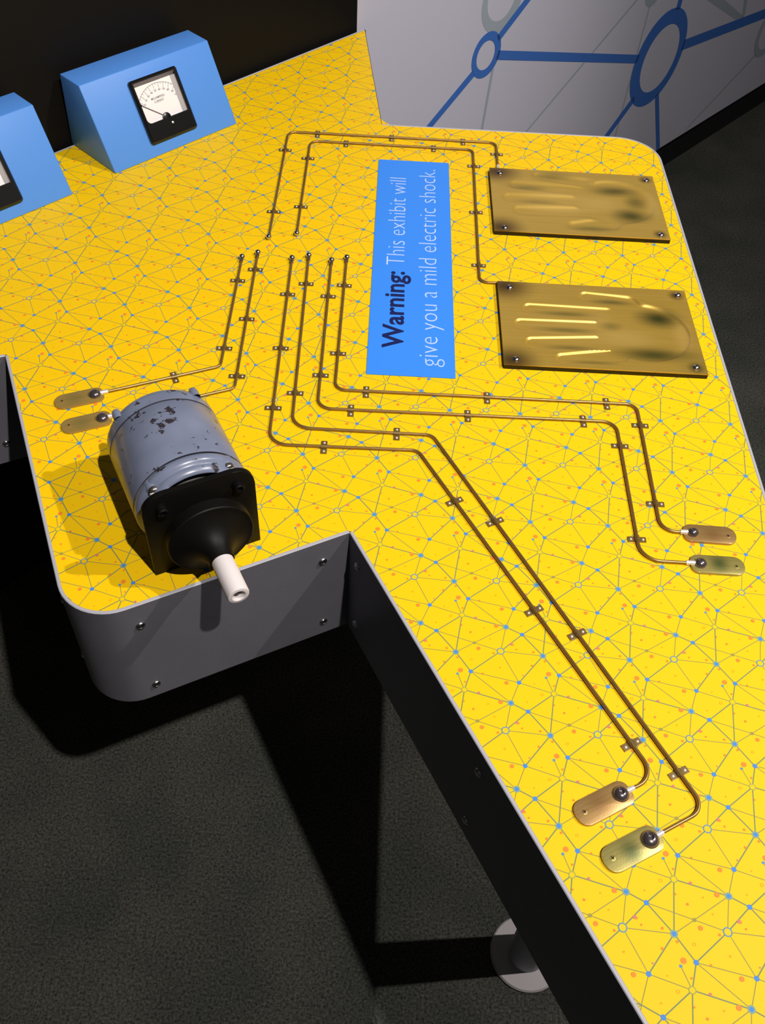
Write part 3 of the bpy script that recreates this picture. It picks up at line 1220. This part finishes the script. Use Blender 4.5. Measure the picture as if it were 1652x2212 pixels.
def hand_plate(label, x0, y0, wx, wy, flip, depth, soft, mat_):
    t = thing('hand_plate', label, 'plate', V(x0, y0, -.001), 0, 'brass hand plates')
    th = .088
    nx, ny = 300, 204
    b_ = newbm()
    grid = []
    e = .006
    for j in range(ny + 1):
        row = []
        for i in range(nx + 1):
            x = wx * i / nx
            y = wy * j / ny
            yy = wy - y if flip else y
            sd = hand_sd(x, yy)
            so = soft + (.018 * sm(1.7, 2.5, x) if not flip else 0)
            h = -depth * (1 + (0 if flip else .5) * sm(1.7, 2.5, x)) * sm(so * .6, -so, sd)
            # raised lip pushed up around the pressed shape
            # cushions inside the palm
            h += depth * .55 * math.exp(-(((x - 2.35) / .26) ** 2 + ((yy - 1.30) / .22) ** 2)) * (1 if sd < 0 else 0) * sm(0, -.15, sd)
            h += depth * .35 * math.exp(-(((x - 2.45) / .3) ** 2 + ((yy - .62) / .2) ** 2)) * sm(0, -.15, sd)
            ed = min(x, wx - x, y, wy - y)
            h *= sm(0.0, .05, ed)
            row.append(b_.verts.new((x * S, y * S, (th + h) * S)))
        grid.append(row)
    for j in range(ny):
        for i in range(nx):
            b_.faces.new((grid[j][i], grid[j][i + 1], grid[j + 1][i + 1], grid[j + 1][i]))
    # turned-down side
    rim = [grid[0][i] for i in range(nx + 1)] + [grid[j][nx] for j in range(1, ny + 1)] + [grid[ny][i] for i in range(nx - 1, -1, -1)] + [grid[j][0] for j in range(ny - 1, 0, -1)]
    lo = [b_.verts.new((v.co.x, v.co.y, (th - .018) * S)) for v in rim]
    lo2 = [b_.verts.new((v.co.x, v.co.y, 0)) for v in rim]
    n = len(rim)
    for i in range(n):
        j = (i + 1) % n
        b_.faces.new((rim[j], rim[i], lo[i], lo[j]))
        b_.faces.new((lo[j], lo[i], lo2[i], lo2[j])).material_index = 1
    finish('sheet', b_, [mat_, M_edge], t, 35, recalc=False)
    for (a, b) in SCR[flip]:
        b2 = newbm()
        lathe(b2, [(0, .056), (.010, .056), (.024, .046), (.040, .022), (.042, 0)], 'Z', 20, cap=False)
        finish('screw', b2, M_steel, t, 50, loc=((a - x0) * S, (b - y0) * S, (th - .002) * S))
    return t


SCR = {1: [(.505, 6.242), (3.204, 6.25), (3.20, 4.50), (.50, 4.478)], 0: [(.484, 2.785), (3.194, 2.81), (3.17, 1.055), (.478, 1.035)]}
DK = (0.05, 0.02, 0.008, 1)
OL = (0.17, 0.15, 0.04, 1)


def plate_mat(name, flip, wy, c0, c1, rough, metal):  # tarnish, plus groove shade and dark palm reflections painted into the colour
    sp = [(.12 * S, .10 * S, .55 * S, .45 * S, .9, DK), (.12 * S, (wy - .12) * S, .60 * S, .50 * S, .9, DK), (1.2 * S, 1.0 * S, 1.1 * S, .7 * S, .35, (.75, .52, .13, 1)),
          (2.87 * S, .13 * S, .17 * S, .17 * S, .9, DK), (2.87 * S, (wy - .15) * S, .17 * S, .17 * S, .9, DK)]
    BR = (.80, .55, .15, 1)
    DG = (.07, .075, .018, 1)

    def U_(L):
        return [(a_ * S, b_ * S, c_ * S, d_ * S, e_, f_) for a_, b_, c_, d_, e_, f_ in L]
    if flip:
        sm_ = U_([(1.15, 1.88, .55, .16, .6, OL), (.65, 1.45, .55, .16, .6, OL), (.8, 1.0, .6, .14, .45, OL), (1.7, .22, .6, .17, .7, OL), (1.2, 1.22, .9, .15, .4, BR),
                  (1.2, .80, .9, .14, .45, BR), (1.95, 1.05, .6, .35, .5, BR), (2.25, 1.48, .6, .24, .8, DG), (2.6, 1.15, .3, .35, .6, DG), (2.45, .68, .5, .32, .9, DG), (2.9, 1.0, .2, .5, .35, BR)])
    else:
        sm_ = U_([(1.05, 1.30, .7, .10, .7, OL), (1.0, .90, .7, .10, .7, OL), (1.05, .48, .6, .10, .65, OL), (1.35, .15, .5, .09, .6, OL), (1.8, 1.66, .5, .10, .8, OL),
                  (1.9, .78, .7, .35, .6, BR), (1.55, 1.2, .35, .3, .3, BR), (2.80, .95, .20, .6, .45, BR), (2.50, 1.30, .50, .33, 1.0, DG), (2.30, .42, .85, .26, .9, DG),
                  (1.72, 1.05, .25, .16, .5, OL), (2.95, .2, .5, .5, .35, OL)])
    return brass_sheet(name, c0, c1, 0, sp, sm_, rough, metal)


hand_plate('far brass hand plate with a worn, barely visible hand impression', .322, 4.385, 3.03, 2.03, 1, .034, .070,
           plate_mat('brass_plate_far', 1, 2.03, (0.56, 0.37, 0.07, 1), (0.63, 0.42, 0.09, 1), .40, .5))
hand_plate('near brass hand plate with clear finger grooves, below the far plate', .298, .912, 3.03, 2.03, 0, .029, .034,
           plate_mat('brass_plate_near', 0, 2.03, (0.57, 0.37, 0.06, 1), (0.65, 0.43, 0.085, 1), .34, .55))

# ------------------------------------------------------------------ hand-cranked motor
MTH = math.radians(27.8)
motor = thing('motor', 'blue-grey chipped cylindrical motor on a black plate with a white handle', 'motor', V(-3.508, -2.856, -.001), MTH)
AZ = .705
# black mounting plate
b_ = newbm()
pl = round_poly([(-.67, 0), (.67, 0), (.66, 1.345), (-.67, 1.345)], [.0, .0, .26, .26], 8)
fr = [b_.verts.new((x * S, 0, z * S)) for x, z in pl]
bk = [b_.verts.new((x * S, .07 * S, z * S)) for x, z in pl]
f1 = b_.faces.new(fr)
b_.faces.new(bk[::-1])
for i in range(len(pl)):
    j = (i + 1) % len(pl)
    b_.faces.new((fr[i], bk[i], bk[j], fr[j]))
bmesh.ops.bevel(b_, geom=list(f1.edges), offset=.010 * S, segments=2, profile=.5, affect='EDGES')
finish('mounting_plate', b_, M_black, motor, 30)
for sx_ in (-1, 1):
    b_ = newbm()
    lathe(b_, [(0.0, .075), (-.012, .075), (-.012, .062), (-.085, .062), (-.095, .052), (-.095, .034), (-.06, .034), (-.06, 0)], 'Y', 20, cap=False)
    finish('socket_bolt', b_, M_black, motor, 35, loc=(sx_ * .45 * S, 0, 1.14 * S))
# drum
b_ = newbm()
lathe(b_, [(.425, .0), (.425, .66), (.43, .695), (.445, .70), (1.365, .70), (1.375, .695), (1.375, .66), (1.375, .0)], 'Y', 96, origin=(0, 0, AZ), cap=False)
drum = finish('drum', b_, M_motor, motor, 30)
b_ = newbm()
lathe(b_, [(.410, .7018), (.424, .7018)], 'Y', 96, origin=(0, 0, AZ), cap=False)
lathe(b_, [(1.372, .7018), (1.388, .7018)], 'Y', 96, origin=(0, 0, AZ), cap=False)
finish('seam', b_, M_groove, motor, 30)
# rear bell
b_ = newbm()
lathe(b_, [(1.385, .0), (1.385, .69), (1.392, .697), (1.50, .697), (1.56, .69), (1.60, .67), (1.63, .63), (1.65, .57), (1.66, .45), (1.66, 0)], 'Y', 96, origin=(0, 0, AZ), cap=False)
finish('rear_bell', b_, M_motor, motor, 30)
for a in (45, 135, 225, 315):
    c, d = math.cos(math.radians(a)), math.sin(math.radians(a))
    b_ = newbm()
    lathe(b_, [(1.50, .06), (1.60, .062), (1.65, .05), (1.67, .025), (1.67, 0)], 'Y', 20, origin=(c * .68, 0, AZ + d * .68), cap=False)
    finish('rear_boss', b_, M_motor, motor, 40)
# front bell: an annular shell with an arched opening at the top and bottom, screw lugs at the diagonals
b_ = newbm()
n = 120
prof = [(.405, .66), (.405, .69), (.395, .70), (.35, .70), (.322, .692), (.30, .672), (.285, .652), (.268, .644), (.252, .650), (.238, .648), (.205, .626), (.19, .612), (.185, .59), (.30, .56)]
rings = []
for s, r in prof:
    ring = []
    for i in range(n):
        a = 2 * PI * i / n
        # the rim reaches forward to the plate at the four diagonals and is cut back in between
        g = sm(.30, .50, abs(math.cos(2 * a)))
        t = (1 - g) * max(0.0, min(1.0, (.262 - s) / .077))
        ring.append(b_.verts.new(((r - .06 * t) * math.cos(a) * S, (s - .10 * t) * S, (AZ + (r - .06 * t) * math.sin(a)) * S)))
    rings.append(ring)
for a_, c_ in zip(rings[:-1], rings[1:]):
    for i in range(n):
        j = (i + 1) % n
        b_.faces.new((a_[i], a_[j], c_[j], c_[i]))
finish('front_bell', b_, M_motor, motor, 50)
b_ = newbm()
lathe(b_, [(.28, .52), (.28, .0)], 'Y', 64, origin=(0, 0, AZ), cap=False)
lathe(b_, [(.07, .0), (.07, .40), (.24, .44), (.28, .47)], 'Y', 64, origin=(0, 0, AZ), cap=False)
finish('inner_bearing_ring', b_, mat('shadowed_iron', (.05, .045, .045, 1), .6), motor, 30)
for a in (45, 135, 225, 315):
    c, d = math.cos(math.radians(a)), math.sin(math.radians(a))
    b_ = newbm()
    lathe(b_, [(.40, .105), (.31, .102), (.292, .092), (.287, .07), (.287, 0)], 'Y', 24, origin=(c * .60, 0, AZ + d * .60), cap=False)
    bs = finish('screw_lug', b_, M_motor, motor, 45)
    b_ = newbm()
    lathe(b_, [(.29, .068), (.255, .068), (.24, .056), (.24, 0)], 'Y', 20, origin=(c * .625, 0, AZ + d * .625), cap=False)
    box(b_, c * .625 - .058, c * .625 + .058, .235, .243, AZ + d * .625 - .009, AZ + d * .625 + .009, mi=1)
    finish('slotted_screw', b_, [mat('dull_steel', (.22, .20, .19, 1), .35, .9), M_ferrule], bs, 40)
# shaft, crank disc, cone and handle
b_ = newbm()
lathe(b_, [(0.01, .16), (-.16, .16)], 'Y', 32, origin=(0, 0, AZ - .03))
finish('shaft', b_, M_black, motor, 40)
b_ = newbm()
lathe(b_, [(-.12, .0), (-.12, .50), (-.128, .512), (-.262, .512), (-.275, .502), (-.28, .47), (-.305, .40), (-.36, .30), (-.44, .215), (-.54, .165), (-.63, .145), (-.64, .12), (-.64, 0)], 'Y', 96, origin=(0, 0, AZ - .03), cap=False)
finish('crank_disc', b_, M_black, motor, 32)
b_ = newbm()
lathe(b_, [(-.60, .128), (-1.135, .128), (-1.15, .122), (-1.155, .112), (-1.155, .080), (-1.145, .072), (-.9, .072), (-.9, .0)], 'Y', 40, origin=(0, 0, AZ - .03), cap=False)
hd = finish('handle', b_, M_white, motor, 35)
b_ = newbm()
lathe(b_, [(-1.08, .0), (-1.08, .071)], 'Y', 32, origin=(0, 0, AZ - .03), cap=False)
lathe(b_, [(-1.11, .0), (-1.115, .03), (-1.08, .035)], 'Y', 20, origin=(0, 0, AZ - .03), cap=False)
finish('handle_bolt', b_, M_hole, hd, 35)
